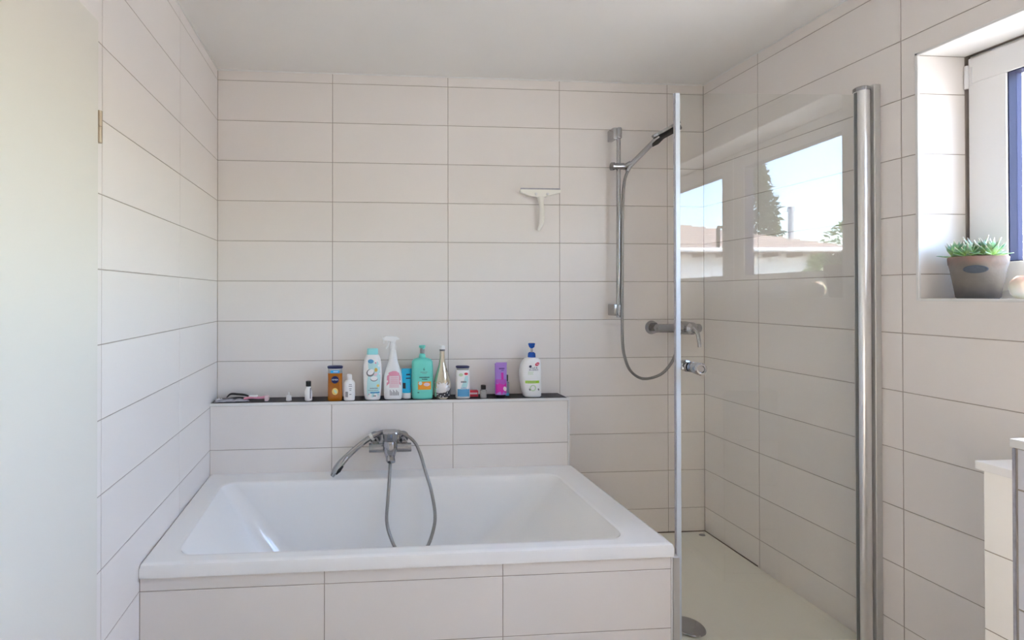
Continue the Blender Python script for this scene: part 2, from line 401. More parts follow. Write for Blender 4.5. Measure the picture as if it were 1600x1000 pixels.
# plaster lining and corner trim of the window recess
bm = NB(); box(bm, (XR+0.0016, WY0, WZ1), (XF, WY1, WZ1+0.004)); 
struct('trim_2', bm, 'sill')
bm = NB(); t = 0.007
for lo, hi in (((XR-0.003, WY1-0.002, WZ0-0.006), (XR+0.006, WY1+t, WZ1+t)), ((XR-0.003, WY0-t, WZ1-0.002), (XR+0.006, WY1+t, WZ1+t)), ((XR-0.003, WY0-t, WZ0-0.008), (XR+0.006, WY1+t, WZ0+0.001)), ((XR-0.003, WY0-t, WZ0-0.006), (XR+0.006, WY0+0.002, WZ1+t))):
    box(bm, lo, hi, 0.0015)
struct('trim_3', bm, 'trim')
struct('trim_4', box(NB(), (XR+0.002, WY0, WZ0-0.006), (XF+0.02, WY1, WZ0)), 'sill')   # window sill board

# ------------------------------------------------------------------ low wall behind the bath, with its dark shelf
YL = 2.385; LT = 0.803; XLR = 1.768
w_ledge = struct('wall_ledge', box(NB(), (0.0, YL+G, 0.0), (XLR-G-0.002, D-0.0005, LT-0.012)), 'grout', label='low tiled wall behind the bath')
tiles(w_ledge, (0, YL, 0), (1,0,0), (0,0,1), (0,-1,0), [0, .578, 1.1755, XLR-0.006], [0, .1735, .3768, .5802, .7905])
tiles(w_ledge, (XLR-0.002, YL+0.004, 0), (0,1,0), (0,0,1), (1,0,0), [0, D-YL-0.006], [0, .1735, .3768, .5802, .7905])
part('shelf_top', box(NB(), (0.001, YL+0.003, LT-0.010), (XLR-0.005, D-0.001, LT), 0.001), 'slate', w_ledge)
bm = NB(); box(bm, (0.0005, YL-0.004, LT-0.012), (XLR+0.002, YL+0.004, LT+0.001), 0.001); box(bm, (XLR-0.006, YL-0.003, 0.44), (XLR+0.002, YL+0.004, LT-0.011), 0.001); box(bm, (XLR-0.005, YL, LT-0.012), (XLR+0.002, D-0.001, LT+0.001), 0.001)
part('edge_trim', bm, 'trim', w_ledge)

# ------------------------------------------------------------------ tiled bath surround
YF = 1.6115; XB = 1.780; RB = 0.4225; RT = 0.466
bm = NB(); box(bm, (0.0, YF+G, 0.0), (XB-G, YF+0.06, RB-0.001)); box(bm, (XB-0.06, YF+0.06, 0.0), (XB-G, YL-0.001, RB-0.001))
w_apron = struct('wall_apron', bm, 'grout', label='tiled front and side panel of the bath')
tiles(w_apron, (0, YF, 0), (1,0,0), (0,0,1), (0,-1,0), [0.001, .5865, 1.183, XB-0.004], [0, .1735, .3768, RB-0.002])
tiles(w_apron, (XB, YF+0.004, 0), (0,1,0), (0,0,1), (1,0,0), [0, .57, YL-YF-0.006], [0, .1735, .3768, RB-0.002])
part('edge_trim', box(NB(), (XB-0.004, YF-0.001, 0), (XB+0.001, YF+0.004, RB-0.002), 0.0008), 'trim', w_apron)

# ------------------------------------------------------------------ bathtub
def rrect(x0, y0, x1, y1, r, z, k=10, m=8):
    """rounded rectangle, fixed vertex count: 4 corners * (k+1) + 4 sides * m"""
    out = []
    cs = [((x1-r, y0+r), -PI/2), ((x1-r, y1-r), 0), ((x0+r, y1-r), PI/2), ((x0+r, y0+r), PI)]
    for i, ((cx, cy), a0) in enumerate(cs):
        arc = [Vector((cx+r*math.cos(a0+PI/2*j/k), cy+r*math.sin(a0+PI/2*j/k), z)) for j in range(k+1)]
        out += arc
        (nx, ny), a1 = cs[(i+1)%4]; nxt = Vector((nx+r*math.cos(a1), ny+r*math.sin(a1), z))
        out += [arc[-1].lerp(nxt, (j+1)/(m+1)) for j in range(m)]
    return out
tub = thing('bathtub', 'large white built-in bathtub with sloping ends in the tiled surround', 'bathtub', (0.9, 2.0, 0))
y0, y1 = YF-0.008, YL-0.001
L = [rrect(0.001, y0, XB+0.004, y1, 0.004, RB), rrect(0.001, y0, XB+0.004, y1, 0.004, RT-0.014), rrect(0.003, y0+0.003, XB+0.001, y1, 0.006, RT-0.004), rrect(0.008, y0+0.010, XB-0.007, y1-0.002, 0.008, RT), rrect(0.014, y0+0.018, XB-0.014, y1-0.006, 0.010, RT)]
ix0, iy0, ix1, iy1 = 0.100, 1.664, 1.642, 2.268
L += [rrect(ix0-0.020, iy0-0.020, ix1+0.020, iy1+0.020, 0.068, RT), rrect(ix0-0.012, iy0-0.012, ix1+0.012, iy1+0.012, 0.062, RT), rrect(ix0-0.004, iy0-0.004, ix1+0.004, iy1+0.004, 0.056, RT-0.002), rrect(ix0, iy0, ix1, iy1, 0.054, RT-0.008)]
for t in [0.06, 0.2, 0.35, 0.5, 0.65, 0.78, 0.88, 0.95, 1.0]:
    z = RT-0.008-(RT-0.008-0.075)*t
    L.append(rrect(ix0+0.27*t, iy0+0.06*t, ix1-0.40*t, iy1-0.06*t, 0.054+0.07*t, z))
for dd, z in ((0.012, 0.062), (0.035, 0.052), (0.08, 0.047), (0.14, 0.045)):
    L.append(rrect(ix0+0.27+dd, iy0+0.06+dd, ix1-0.40-dd, iy1-0.06-dd, 0.12-dd*0.4, z))
shell = part('basin', rings(NB(), L, cap0=False), 'enamel', tub, smooth=True)
bm = NB(); cyl(bm, (0.74, 1.965, 0.045), (0.74, 1.965, 0.052), 0.034, 0.030, 28)
part('drain_plug', bm, 'chrome', tub, True)

# ------------------------------------------------------------------ bath mixer and its hand shower
mx = thing('bath_mixer', 'chrome wall-mounted bath mixer with single lever above the bath rim', 'faucet', (0.856, 2.385, 0.60))
bm = NB(); cyl(bm, (0.757, 2.31, 0.598), (0.957, 2.31, 0.598), 0.021, seg=28); part('body_bar', bm, 'chrome', mx, True)
for x in (0.790, 0.925):
    bm = NB(); cyl(bm, (x, YL-0.001, 0.625), (x, YL-0.016, 0.625), 0.031, 0.024, 28); cyl(bm, (x, YL-0.014, 0.625), (x, 2.312, 0.612), 0.015, 0.018, 20)
    part('escutcheon', bm, 'chrome', mx, True)
bm = NB()
rs = []
for z, rx, ry, yc in ((0.533, .012, .012, 2.288), (0.542, .020, .020, 2.288), (0.556, .021, .021, 2.29), (0.572, .026, .025, 2.292), (0.592, .034, .031, 2.296), (0.615, .036, .033, 2.30), (0.635, .033, .030, 2.303), (0.640, .026, .024, 2.304)):
    rs.append([Vector((0.856+rx*math.cos(2*PI*j/24), yc+ry*math.sin(2*PI*j/24), z)) for j in range(24)])
rings(bm, rs); part('valve_body', bm, 'chrome', mx, True)
bm = NB()
rs = []
for z, hx, hy, yc in ((0.634, .030, .024, 2.298), (0.645, .033, .026, 2.292), (0.668, .036, .030, 2.275), (0.684, .037, .033, 2.262), (0.690, .034, .031, 2.262)):
    rs.append([Vector((0.856+hx*sgnpow(math.cos(2*PI*j/28), .55), yc+hy*sgnpow(math.sin(2*PI*j/28), .55), z)) for j in range(28)])
rings(bm, rs); part('lever', bm, 'chrome', mx, True)
bm = NB(); sweep(bm, spline([(0.856, 2.297, 0.573), (0.857, 2.275, 0.565), (0.858, 2.255, 0.548)], 6), [(0.019, 0.015), (0.020, 0.013)], 16, (0,0,1)); part('spout', bm, 'chrome', mx, True)
bm = NB(); box(bm, (0.885, 2.322, 0.612), (0.905, 2.372, 0.655), 0.006, 2); part('shower_cradle', bm, 'chrome', mx, True)

hs = thing('bath_hand_shower', 'chrome hand shower resting left of the bath mixer, hose looping into the tub', 'hand shower', (0.78, 2.33, 0.66))
P = spline([(0.885, 2.345, 0.660), (0.83, 2.342, 0.664), (0.765, 2.335, 0.640), (0.70, 2.32, 0.598), (0.655, 2.308, 0.562)], 6)
bm = NB(); sweep(bm, P, [(0.009, 0.009), (0.011, 0.011), (0.013, 0.013), (0.013, 0.014), (0.014, 0.015)], 16); part('handle', bm, 'chrome', hs, True)
P = spline([(0.655, 2.308, 0.562), (0.625, 2.30, 0.533), (0.598, 2.296, 0.500), (0.585, 2.293, 0.478)], 6)
bm = NB(); sweep(bm, P, [(0.014, 0.015), (0.017, 0.028), (0.016, 0.033), (0.010, 0.022)], 20); hd = part('shower_head', bm, 'chrome', hs, True)
bm = NB(); sweep(bm, spline([(0.634, 2.285, 0.527), (0.616, 2.281, 0.508), (0.602, 2.278, 0.492)], 4), [(0.006, 0.012), (0.011, 0.020), (0.006, 0.012)], 12); part('nozzle_plate', bm, 'black', hs, True)
bm = NB(); cyl(bm, (0.768, 2.335, 0.648), (0.784, 2.335, 0.628), 0.006, seg=12); cyl(bm, (0.765, 2.335, 0.640), (0.776, 2.335, 0.647), 0.016, seg=20); part('collar', bm, 'silver', hs, True)
bm = NB(); sweep(bm, spline([(0.857, 2.288, 0.540), (0.854, 2.27, 0.520), (0.850, 2.25, 0.478), (0.840, 2.215, 0.394), (0.833, 2.19, 0.304), (0.850, 2.16, 0.241), (0.880, 2.13, 0.200), (0.945, 2.11, 0.175), (1.005, 2.13, 0.212), (1.040, 2.155, 0.282), (1.049, 2.175, 0.344), (1.036, 2.20, 0.434), (1.017, 2.23, 0.502), (0.993, 2.28, 0.587), (0.965, 2.32, 0.630), (0.905, 2.345, 0.662), (0.885, 2.345, 0.660)], 8), 0.0076, 10)
part('hose', bm, 'hose', hs, True)

# ------------------------------------------------------------------ shower tray
tr = thing('shower_tray', 'off-white flush shower tray in the corner beside the bath', 'shower tray', (2.18, 2.07, 0))
tx0, ty0, tx1, ty1 = XB+0.003, 1.60, XR-0.001, D-0.001
L = [rrect(tx0, ty0, tx1, ty1, .003, 0.0), rrect(tx0, ty0, tx1, ty1, .003, 0.040), rrect(tx0+.004, ty0+.004, tx1-.004, ty1-.004, .004, 0.044), rrect(tx0+.05, ty0+.05, tx1-.055, ty1-.06, .02, 0.044), rrect(tx0+.075, ty0+.075, tx1-.09, ty1-.10, .03, 0.037), rrect(tx0+.2, ty0+.2, tx1-.25, ty1-.35, .05, 0.034)]
part('tray', rings(NB(), L), 'tray', tr, True)
bm = NB(); loft(bm, (1.972, 1.797, 0.036), [(0, .050, .050), (.007, .058, .058), (.011, .056, .056), (.013, .045, .045)], 40); part('drain_cover', bm, 'chrome', tr, True)
bm = NB(); box(bm, (XR-.004, 2.165, .0435), (XR-.0002, D-.001, .0485), .001); box(bm, (1.95, D-.004, .0435), (XR-.004, D-.0002, .048), .001); part('sealant_bead', bm, 'sealant', tr)
bm = NB(); loft(bm, (2.535, 2.470, 0.0435), [(0, .018, .012), (.004, .014, .009)], 16); part('silicone_mark', bm, 'greyink', tr, True)

# ------------------------------------------------------------------ glass shower door (hung on the right wall)
dr = thing('shower_door', 'frameless glass shower door on a chrome pivot post at the right wall', 'shower door', (2.53, 1.64, 0.05))
gA = Vector((1.846, 1.6818, 0)); gB = Vector((2.520, 1.6463, 0)); gd = (gB-gA).normalized(); gn = Vector((gd.y, -gd.x, 0))
def gbox(s0, s1, n0, n1, z0, z1):
    bm = NB(); vs = [gA+gd*s+gn*nn+Vector((0,0,z)) for z in (z0, z1) for s, nn in ((s0,n0),(s1,n0),(s1,n1),(s0,n1))]
    v = [bm.verts.new(p) for p in vs]
    for f in ((0,3,2,1), (4,5,6,7), (0,1,5,4), (1,2,6,5), (2,3,7,6), (3,0,4,7)): bm.faces.new([v[i] for i in f])
    return bm
GL = (gB-gA).length
part('glass_pane', gbox(0.004, GL-0.01, -0.003, 0.003, 0.075, 2.053), 'glass', dr)
part('edge_seal', gbox(-0.003, 0.013, -0.006, 0.006, 0.075, 2.053), 'seal', dr)
part('seal_lip', gbox(-0.0055, -0.003, -0.004, 0.004, 0.075, 2.053), 'film', dr)
bm = NB(); loft(bm, (2.531, 1.643, 0.06), [(0, .021, .021, 2.4), (2.004, .021, .021, 2.4)], 32); part('pivot_post', bm, 'alu', dr, True)
bm = NB(); loft(bm, (2.531, 1.643, 2.064), [(0, .023, .023, 2.4), (.012, .023, .023, 2.4), (.016, .019, .019, 2.4)], 32); part('post_cap', bm, 'chrome', dr, True)
bm = NB(); box(bm, (2.5085, 1.640, 0.06), (2.512, 1.650, 2.060)); part('glass_gasket', bm, 'rubber', dr)
bm = NB(); box(bm, (2.557, 1.622, 0.05), (XR-0.0005, 1.667, 2.086), 0.002); part('wall_profile', bm, 'alu_flat', dr)
kn = Vector((1.902, 1.679, 1.062))
bm = NB()
def lathe_y(bm, c, prof, seg=24):
    rings(bm, [[Vector((c[0], c[1], c[2]))-gn*0+gn*yy+(gd*math.cos(2*PI*j/seg)+Vector((0,0,1))*math.sin(2*PI*j/seg))*r for j in range(seg)] for yy, r in prof])
lathe_y(bm, kn, [(-0.048, .014), (-0.046, .020), (-0.026, .021), (-0.024, .015), (-0.010, .014), (-0.004, .019)]); lathe_y(bm, kn, [(0.004, .019), (0.010, .015), (0.022, .015), (0.026, .021), (0.050, .0225), (0.055, .018), (0.0555, .013), (0.052, .011)])
part('door_knob', bm, 'chrome', dr, True)
bm = NB(); box(bm, (XB+0.002, YF-0.002, 0.0), (XB+0.027, YF+0.030, 0.418), 0.002); 
tag(part('end_profile', bm, 'alu_flat', None, loc=(XB+0.01, YF+0.01, 0)), 'grey aluminium profile standing against the right side of the bath', 'profile')

# ------------------------------------------------------------------ shower rail, hand shower and mixer on the back wall
ra = thing('shower_rail', 'tall chrome shower rail on the back wall beside the glass', 'shower rail', (2.066, D, 1.21))
bm = NB(); cyl(bm, (2.068, 2.455, 1.205), (2.070, 2.455, 2.182), 0.0105, seg=20); part('rail', bm, 'railchrome', ra, True)
for z in (1.215, 2.14):
    bm = NB(); box(bm, (2.040, 2.448, z-0.002), (2.066, D-0.0005, z+0.058), 0.005, 2); box(bm, (2.058, 2.440, z-0.002), (2.083, 2.470, z+0.058), 0.008, 3); part('wall_bracket', bm, 'railchrome', ra, True)
bm = NB(); cyl(bm, (2.040, 2.455, 1.995), (2.094, 2.45, 1.995), 0.017, seg=20); cyl(bm, (2.092, 2.45, 1.988), (2.128, 2.44, 2.006), 0.014, 0.016, seg=20); cyl(bm, (2.032, 2.455, 1.995), (2.044, 2.455, 1.995), 0.021, seg=20); part('slider', bm, 'chrome', ra, True)

sh = thing('shower_hand_shower', 'chrome hand shower with black underside hanging from the shower rail', 'hand shower', (2.12, 2.44, 1.99))
bm = NB(); sweep(bm, spline([(2.108, 2.44, 1.965), (2.128, 2.438, 2.000), (2.175, 2.43, 2.050), (2.235, 2.42, 2.112), (2.262, 2.415, 2.142)], 6), [(.010,.011), (.013,.014), (.013,.014), (.013,.016), (.014,.020)], 18); part('handle', bm, 'railchrome', sh, True)
a, b = Vector((2.240, 2.415, 2.146)), Vector((2.360, 2.395, 2.212)); ax = (b-a).normalized(); dn = Vector((ax.z, 0, -ax.x)).normalized(); sd = ax.cross(dn)
def slab(l0, l1, w0, w1, t0, t1, e=3.0, n=32):
    bm = NB(); rs = []
    for tt, sc_ in ((t0, .94), (t0+(t1-t0)*.15, 1), (t0+(t1-t0)*.85, 1), (t1, .93)):
        r = []
        for j in range(n):
            c_, s_ = sgnpow(math.cos(2*PI*j/n), 2/e), sgnpow(math.sin(2*PI*j/n), 2/e)
            f = (c_+1)/2; lm = (l0+l1)/2+(l1-l0)/2*c_*sc_
            r.append(a+ax*lm+sd*(w0+(w1-w0)*min(1, f*1.5))*s_*sc_+dn*tt)
        rs.append(r)
    return rings(bm, rs)
part('shower_head', slab(-0.010, 0.138, 0.022, 0.045, -0.008, 0.008), 'chrome', sh, True)
part('spray_face', slab(0.002, 0.132, 0.020, 0.042, 0.008, 0.036), 'black', sh, True)
bm = NB(); sweep(bm, spline([(2.228, 2.415, 2.098), (2.252, 2.413, 2.116), (2.285, 2.41, 2.145)], 4), [(.010,.014), (.016,.018), (.012, .024)], 12); part('neck_cover', bm, 'black', sh, True)
bm = NB(); sweep(bm, spline([(2.112, 2.44, 1.972), (2.095, 2.44, 1.92), (2.086, 2.44, 1.84), (2.081, 2.44, 1.69), (2.080, 2.44, 1.45), (2.079, 2.44, 1.25), (2.080, 2.44, 1.09), (2.092, 2.44, 1.0), (2.125, 2.44, 0.925), (2.192, 2.44, 0.885), (2.285, 2.44, 0.905), (2.35, 2.445, 0.965), (2.385, 2.45, 1.04), (2.395, 2.452, 1.115)], 8), 0.0072, 10); part('hose', bm, 'hose', sh, True)

sm = thing('shower_mixer', 'chrome single-lever shower mixer on the back wall behind the glass door', 'faucet', (2.38, D, 1.145))
for x in (2.285, 2.44):
    bm = NB(); cyl(bm, (x, D-0.0005, 1.147), (x, D-0.020, 1.147), 0.037, 0.030, 32); cyl(bm, (x, D-0.018, 1.147), (x, 2.44, 1.147), 0.016, 0.020, 24); part('escutcheon', bm, 'chrome', sm, True)
bm = NB(); cyl(bm, (2.268, 2.44, 1.147), (2.500, 2.44, 1.147), 0.0225, seg=28); part('body_bar', bm, 'chrome', sm, True)
bm = NB(); cyl(bm, (2.437, 2.462, 1.147), (2.437, 2.405, 1.147), 0.036, 0.032, 32); cyl(bm, (2.437, 2.405, 1.147), (2.437, 2.392, 1.147), 0.032, 0.020, 32); part('valve_body', bm, 'chrome', sm, True)
bm = NB(); sweep(bm, spline([(2.44, 2.398, 1.150), (2.443, 2.375, 1.125), (2.445, 2.367, 1.085), (2.446, 2.366, 1.055)], 6), [(.011,.010), (.010,.007), (.009,.006)], 14); part('lever', bm, 'chrome', sm, True)
bm = NB(); cyl(bm, (2.395, 2.45, 1.112), (2.395, 2.45, 1.135), 0.011, seg=16); part('hose_union', bm, 'chrome', sm, True)

# ------------------------------------------------------------------ squeegee on the back wall
sq = thing('shower_squeegee', 'white plastic squeegee hanging on the back wall above the shelf', 'squeegee', (1.66, D, 1.84))
bm = NB()
pts = [(1.553, 1.868), (1.556, 1.858), (1.60, 1.842), (1.645, 1.834), (1.680, 1.834), (1.72, 1.846), (1.770, 1.858), (1.774, 1.868), (1.770, 1.874), (1.556, 1.874)]
rings(bm, [[Vector((x, y, z)) for x, z in pts] for y in (2.497, 2.480)]); bmesh.ops.bevel(bm, geom=bm.edges[:], offset=0.002, segments=2, affect='EDGES'); part('blade_holder', bm, 'cream', sq, True)
part('rubber_blade', box(NB(), (1.557, 2.486, 1.872), (1.769, 2.490, 1.882)), 'film', sq)
bm = NB(); sweep(bm, spline([(1.664, 2.488, 1.842), (1.665, 2.482, 1.80), (1.669, 2.480, 1.75), (1.668, 2.484, 1.70), (1.656, 2.494, 1.660)], 6), [(.022,.008), (.012,.009), (.013,.010), (.012,.010), (.007,.006)], 16); part('handle', bm, 'cream', sq, True)
for x in (1.636, 1.698):
    bm = NB(); cyl(bm, (x, D-0.0006, 1.850), (x, 2.474, 1.850), 0.010, 0.006, 20); part('hook', bm, 'silver', sq, True)

# ------------------------------------------------------------------ toiletries on the shelf (left to right)
Z = LT+0.0002
def bottle(name, label, x, y, secs, m, cat='bottle', n=36):
    t = thing(name, label, cat, (x, y, Z)); bm = NB(); loft(bm, (x, y, Z), secs, n); part('body', bm, m, t, True); return t, (x, y, Z)
def cap(t, c, secs, m, name='cap', n=28):
    bm = NB(); loft(bm, c, secs, n); return part(name, bm, m, t, True)

# soft items at the far left
def crumple(x0, x1, yc, w, z0, h, seed, m, parent, name, tilt=0.0):
    rr = random.Random(seed); bm = NB(); n = 14; rs = []
    for i in range(n+1):
        f = i/n; x = x0+(x1-x0)*f; e = math.sin(PI*min(1, max(0.04, f)))**0.4 if 0 < f < 1 else 0.15
        ww = w*e*(0.75+0.35*rr.random()); hh = h*e*(0.55+0.5*rr.random()); yy = yc+tilt*(f-.5)+rr.uniform(-.002, .002)
        rs.append([Vector((x, yy+ww*math.cos(2*PI*j/12), z0+max(0.0, hh/2+hh/2*math.sin(2*PI*j/12)))) for j in range(12)])
    rings(bm, rs); return part(name, bm, m, parent)
t = thing('foil_sachet', 'crumpled grey foil sachet lying at the left end of the shelf', 'sachet', (0.09, 2.42, Z))
crumple(0.012, 0.178, 2.418, 0.026, Z, 0.017, 3, 'film', t, 'wrapper', 0.02); crumple(0.012, 0.05, 2.43, 0.020, Z+0.004, 0.012, 5, 'silver', t, 'torn_edge')
t = thing('hair_clip', 'black hair clip lying on the grey sachet at the left of the shelf', 'hair clip', (0.12, 2.46, Z))
bm = NB(); sweep(bm, spline([(0.060, 2.465, Z+.014), (0.080, 2.460, Z+.030), (0.115, 2.458, Z+.029), (0.150, 2.460, Z+.024), (0.172, 2.462, Z+.014)], 5), [(.003,.006), (.005,.011), (.005,.012), (.005,.010), (.003,.006)], 10); part('upper_arm', bm, 'black', t, True)
bm = NB(); sweep(bm, spline([(0.062, 2.470, Z+.005), (0.115, 2.470, Z+.009), (0.170, 2.470, Z+.006)], 5), [(.003,.008), (.005,.012), (.003,.006)], 10); part('lower_arm', bm, 'black', t, True)
t = thing('disposable_razor', 'pink and white razor lying on the shelf right of the black clip', 'razor', (0.22, 2.44, Z))
bm = NB(); sweep(bm, spline([(0.150, 2.430, Z+.012), (0.185, 2.432, Z+.018), (0.225, 2.436, Z+.014), (0.262, 2.440, Z+.016)], 5), [(.005,.008), (.007,.011), (.006,.009), (.007,.008)], 12); part('handle', bm, 'pink', t, True)
bm = NB(); box(bm, (0.250, 2.420, Z), (0.268, 2.462, Z+.022), .003, 2); part('razor_head', bm, 'palepink', t)
bm = NB(); box(bm, (0.175, 2.424, Z+.020), (0.215, 2.442, Z+.028), .002); part('grip_pad', bm, 'wplastic', t)
bm = NB(); loft(bm, (0.367, 2.43, Z), [(0, .013, .013), (.002, .014, .014), (.024, .012, .012), (.026, .004, .004), (.040, .003, .003)], 20)
tag(part('clear_stopper', bm, 'wplastic', None, True, loc=(0.367, 2.43, Z)), 'tiny pale plastic stopper standing alone between the razor and the black-capped vial', 'stopper')

s = [(0, .016, .016), (.003, .0185, .0185), (.045, .0185, .0185), (.060, .012, .012), (.068, .010, .010), (.072, .009, .009)]
t, c = bottle('travel_vial', 'small white vial with black cap standing left of the orange bottle', 0.463, 2.425, s, 'wplastic')
cap(t, c, [(.070, .0125, .0125), (.072, .013, .013), (.094, .013, .013), (.095, .011, .011)], 'black')
decal('barcode', c, s, rectp(.008, .012, .013, .062), 'greyink', t)

s = [(0, .033, .022, 3), (.004, .036, .025, 3), (.02, .036, .025, 3), (.11, .0355, .024, 3), (.135, .036, .024, 3)]
t, c = bottle('shower_gel_bottle', 'amber orange shower gel bottle with flat navy cap', 0.594, 2.423, s, 'orange')
s2 = [(.135, .036, .024, 3), (.150, .0355, .023, 3), (.158, .036, .022, 3)]
cap(t, c, s2, 'clear', 'neck'); cap(t, c, [(.158, .037, .024, 2.6), (.160, .0385, .025, 2.6), (.167, .0385, .025, 2.6), (.169, .034, .021, 2.6)], 'navy')
decal('care_band', c, s2, rectp(-.022, .137, .022, .150), 'blue', t, .0012); 
decal('logo_disc', c, s, ell(0, .104, .0185, .0185), 'navy', t); lettering('NIVEA', c, s, 0, .104, .0080, 'wplastic', t)
decal('logo_ring', c, s, ell(0, .047, .015, .017), 'yellow', t); decal('logo_drop', c, s, ell(.002, .047, .006, .011, t=.6), 'palegreen', t, .0014)
dashes(c, s2, .004, .1435, .024, .004, 'wplastic', t, .002)

s = [(0, .024, .015, 2.6), (.003, .027, .018, 2.6), (.03, .0285, .019, 2.6), (.06, .0285, .019, 2.6), (.085, .028, .018, 2.4), (.095, .022, .015), (.101, .012, .012), (.105, .0105, .0105)]
t, c = bottle('lotion_bottle', 'small plain white lotion bottle right of the orange bottle', 0.664, 2.418, s, 'wplastic')
cap(t, c, [(.103, .013, .013), (.105, .0135, .0135), (.124, .0125, .0125), (.127, .010, .010)], 'wplastic')
for z, w in ((.078, .014), (.070, .017), (.058, .012), (.050, .009), (.030, .010)): decal('print_line', c, s, rectp(.002-w/2+.003, z, .002+w/2+.003, z+.003), 'greyink', t)
for i in range(5): decal('barcode', c, s, rectp(-.019+i*.0026, .018, -.0175+i*.0026, .045), 'ink', t)

s = [(0, .034, .021, 2.6), (.004, .038, .025, 2.6), (.03, .042, .028, 2.5), (.08, .0455, .030, 2.4), (.13, .0465, .030, 2.4), (.17, .045, .028, 2.4), (.20, .040, .025, 2.3), (.218, .033, .022, 2.3), (.224, .028, .020, 2.2)]
t, c = bottle('shampoo_bottle', 'tall white and pale blue shampoo bottle with coconut picture', 0.779, 2.428, s, 'wplastic')
cap(t, c, [(.222, .027, .019, 2.4), (.224, .0285, .020, 2.4), (.250, .027, .019, 2.4), (.253, .025, .017, 2.4)], 'turq')
decal('label', c, s, [(-.026, .02), (.0, .016), (.028, .02), (.036, .06), (.038, .11), (.036, .16), (.025, .19), (.0, .198), (-.024, .186), (-.020, .14), (-.028, .09), (-.030, .05)], 'paleaqua', t)
decal('blue_blot', c, s, ell(-.010, .192, .014, .010), 'midblue', t, .0014); decal('pink_dot', c, s, ell(.014, .184, .004, .004), 'pink', t, .0014)
decal('coconut_shell', c, s, ell(-.012, .136, .020, .018, t=.5), 'greyink', t, .0014); decal('coconut_flesh', c, s, ell(-.010, .140, .017, .013, t=.6), 'wplastic', t, .0019)
decal('coconut_half', c, s, ell(.006, .106, .018, .012), 'greyink', t, .0016); decal('coconut_flesh', c, s, ell(.006, .109, .017, .011), 'wplastic', t, .0021)
decal('flower', c, s, ell(.016, .150, .008, .010), 'yellow', t, .0022); decal('flower', c, s, ell(.014, .128, .010, .007, t=.5), 'palepink', t, .0023)
decal('orange_dot', c, s, ell(.026, .072, .007, .007), 'yellow', t, .0014); decal('stripe', c, s, rectp(-.012, .035, .034, .042), 'midblue', t, .0014)
decal('pink_dot', c, s, ell(-.019, .030, .003, .003), 'pink', t, .0014)
dashes(c, s, .006, .060, .040, .004, 'greyink', t, .0018, 2); dashes(c, s, .002, .050, .050, .0025, 'greyink', t, .0018, 3); dashes(c, s, .008, .022, .014, .005, 'ink', t, .0018, 4)

s = [(0, .040, .024, 2.8), (.004, .044, .028, 2.8), (.03, .0465, .030, 2.7), (.09, .0465, .030, 2.7), (.125, .044, .028, 2.5), (.155, .034, .023, 2.3), (.185, .024, .018, 2.1), (.225, .0175, .0155, 2, ), (.245, .014, .014), (.258, .0125, .0125)]
t, c = bottle('spray_bottle', 'white trigger spray bottle with pink label', 0.882, 2.434, s, 'wplastic')
bm = NB(); loft(bm, c, [(.250, .015, .015), (.256, .016, .016), (.280, .0145, .0145), (.284, .013, .013)], 24); part('collar', bm, 'wplastic', t, True)
bm = NB(); hp = [(-.046, .300), (-.044, .311), (-.030, .314), (.0, .312), (.014, .312), (.026, .306), (.034, .298), (.030, .296), (.014, .296), (.012, .280), (-.010, .280), (-.014, .292), (-.034, .293), (-.044, .291)]
rings(bm, [[Vector((c[0]+x, c[1]+y, c[2]+z)) for x, z in hp] for y in (-.011, .011)]); bmesh.ops.bevel(bm, geom=[e for e in bm.edges], offset=.0018, segments=2, affect='EDGES'); part('spray_head', bm, 'wplastic', t, True)
bm = NB(); sweep(bm, spline([(c[0]-.024, c[1], c[2]+.294), (c[0]-.022, c[1], c[2]+.278), (c[0]-.027, c[1], c[2]+.262), (c[0]-.035, c[1], c[2]+.250)], 5), [(.004,.007), (.0035,.007), (.003,.006)], 10); part('trigger', bm, 'wplastic', t, True)
bm = NB(); cyl(bm, (c[0]-.046, c[1], c[2]+.303), (c[0]-.052, c[1], c[2]+.303), .009, seg=16); cyl(bm, (c[0]-.047, c[1], c[2]+.296), (c[0]-.047, c[1], c[2]+.276), .0035, seg=10); part('nozzle', bm, 'wplastic', t, True)
arch = [(-.034, .070), (-.032, .115), (-.022, .135), (-.004, .142), (.014, .141), (.028, .132), (.036, .112), (.037, .070)]
decal('label', c, s, arch, 'pink', t); decal('label_panel', c, s, rectp(-.021, .060, .028, .118), 'palepink', t, .0014)
for z in (.108, .098, .090, .082): decal('print_line', c, s, rectp(-.014, z, .022, z+.002), 'pink', t, .0018)
for i in range(9): decal('barcode', c, s, rectp(-.018+i*.0052, .022, -.0155+i*.0052, .050-(i%3)*.006), 'greyink', t)

s = [(0, .022, .017), (.003, .0225, .018), (.028, .0225, .018)]
s2 = [(.028, .0225, .017), (.06, .0235, .0145), (.10, .0245, .009), (.135, .0252, .003), (.149, .0252, .0018)]
t, c = bottle('cream_tube', 'bright blue tube standing on its white cap left of the aqua pump bottle', 0.951, 2.444, s, 'wplastic', 'tube')
t.children[0].name = 'cap'; cap(t, c, s2, 'cyan', 'tube')
decal('barcode', c, s2, rectp(-.020, .050, -.006, .078), 'ink', t); decal('print_patch', c, s2, rectp(-.002, .115, .018, .122), 'navy', t, .001); decal('print_patch', c, s2, rectp(.004, .045, .018, .065), 'blue', t, .001)
decal('print_patch', c, s2, rectp(-.004, .098, .019, .103), 'navy', t, .001)

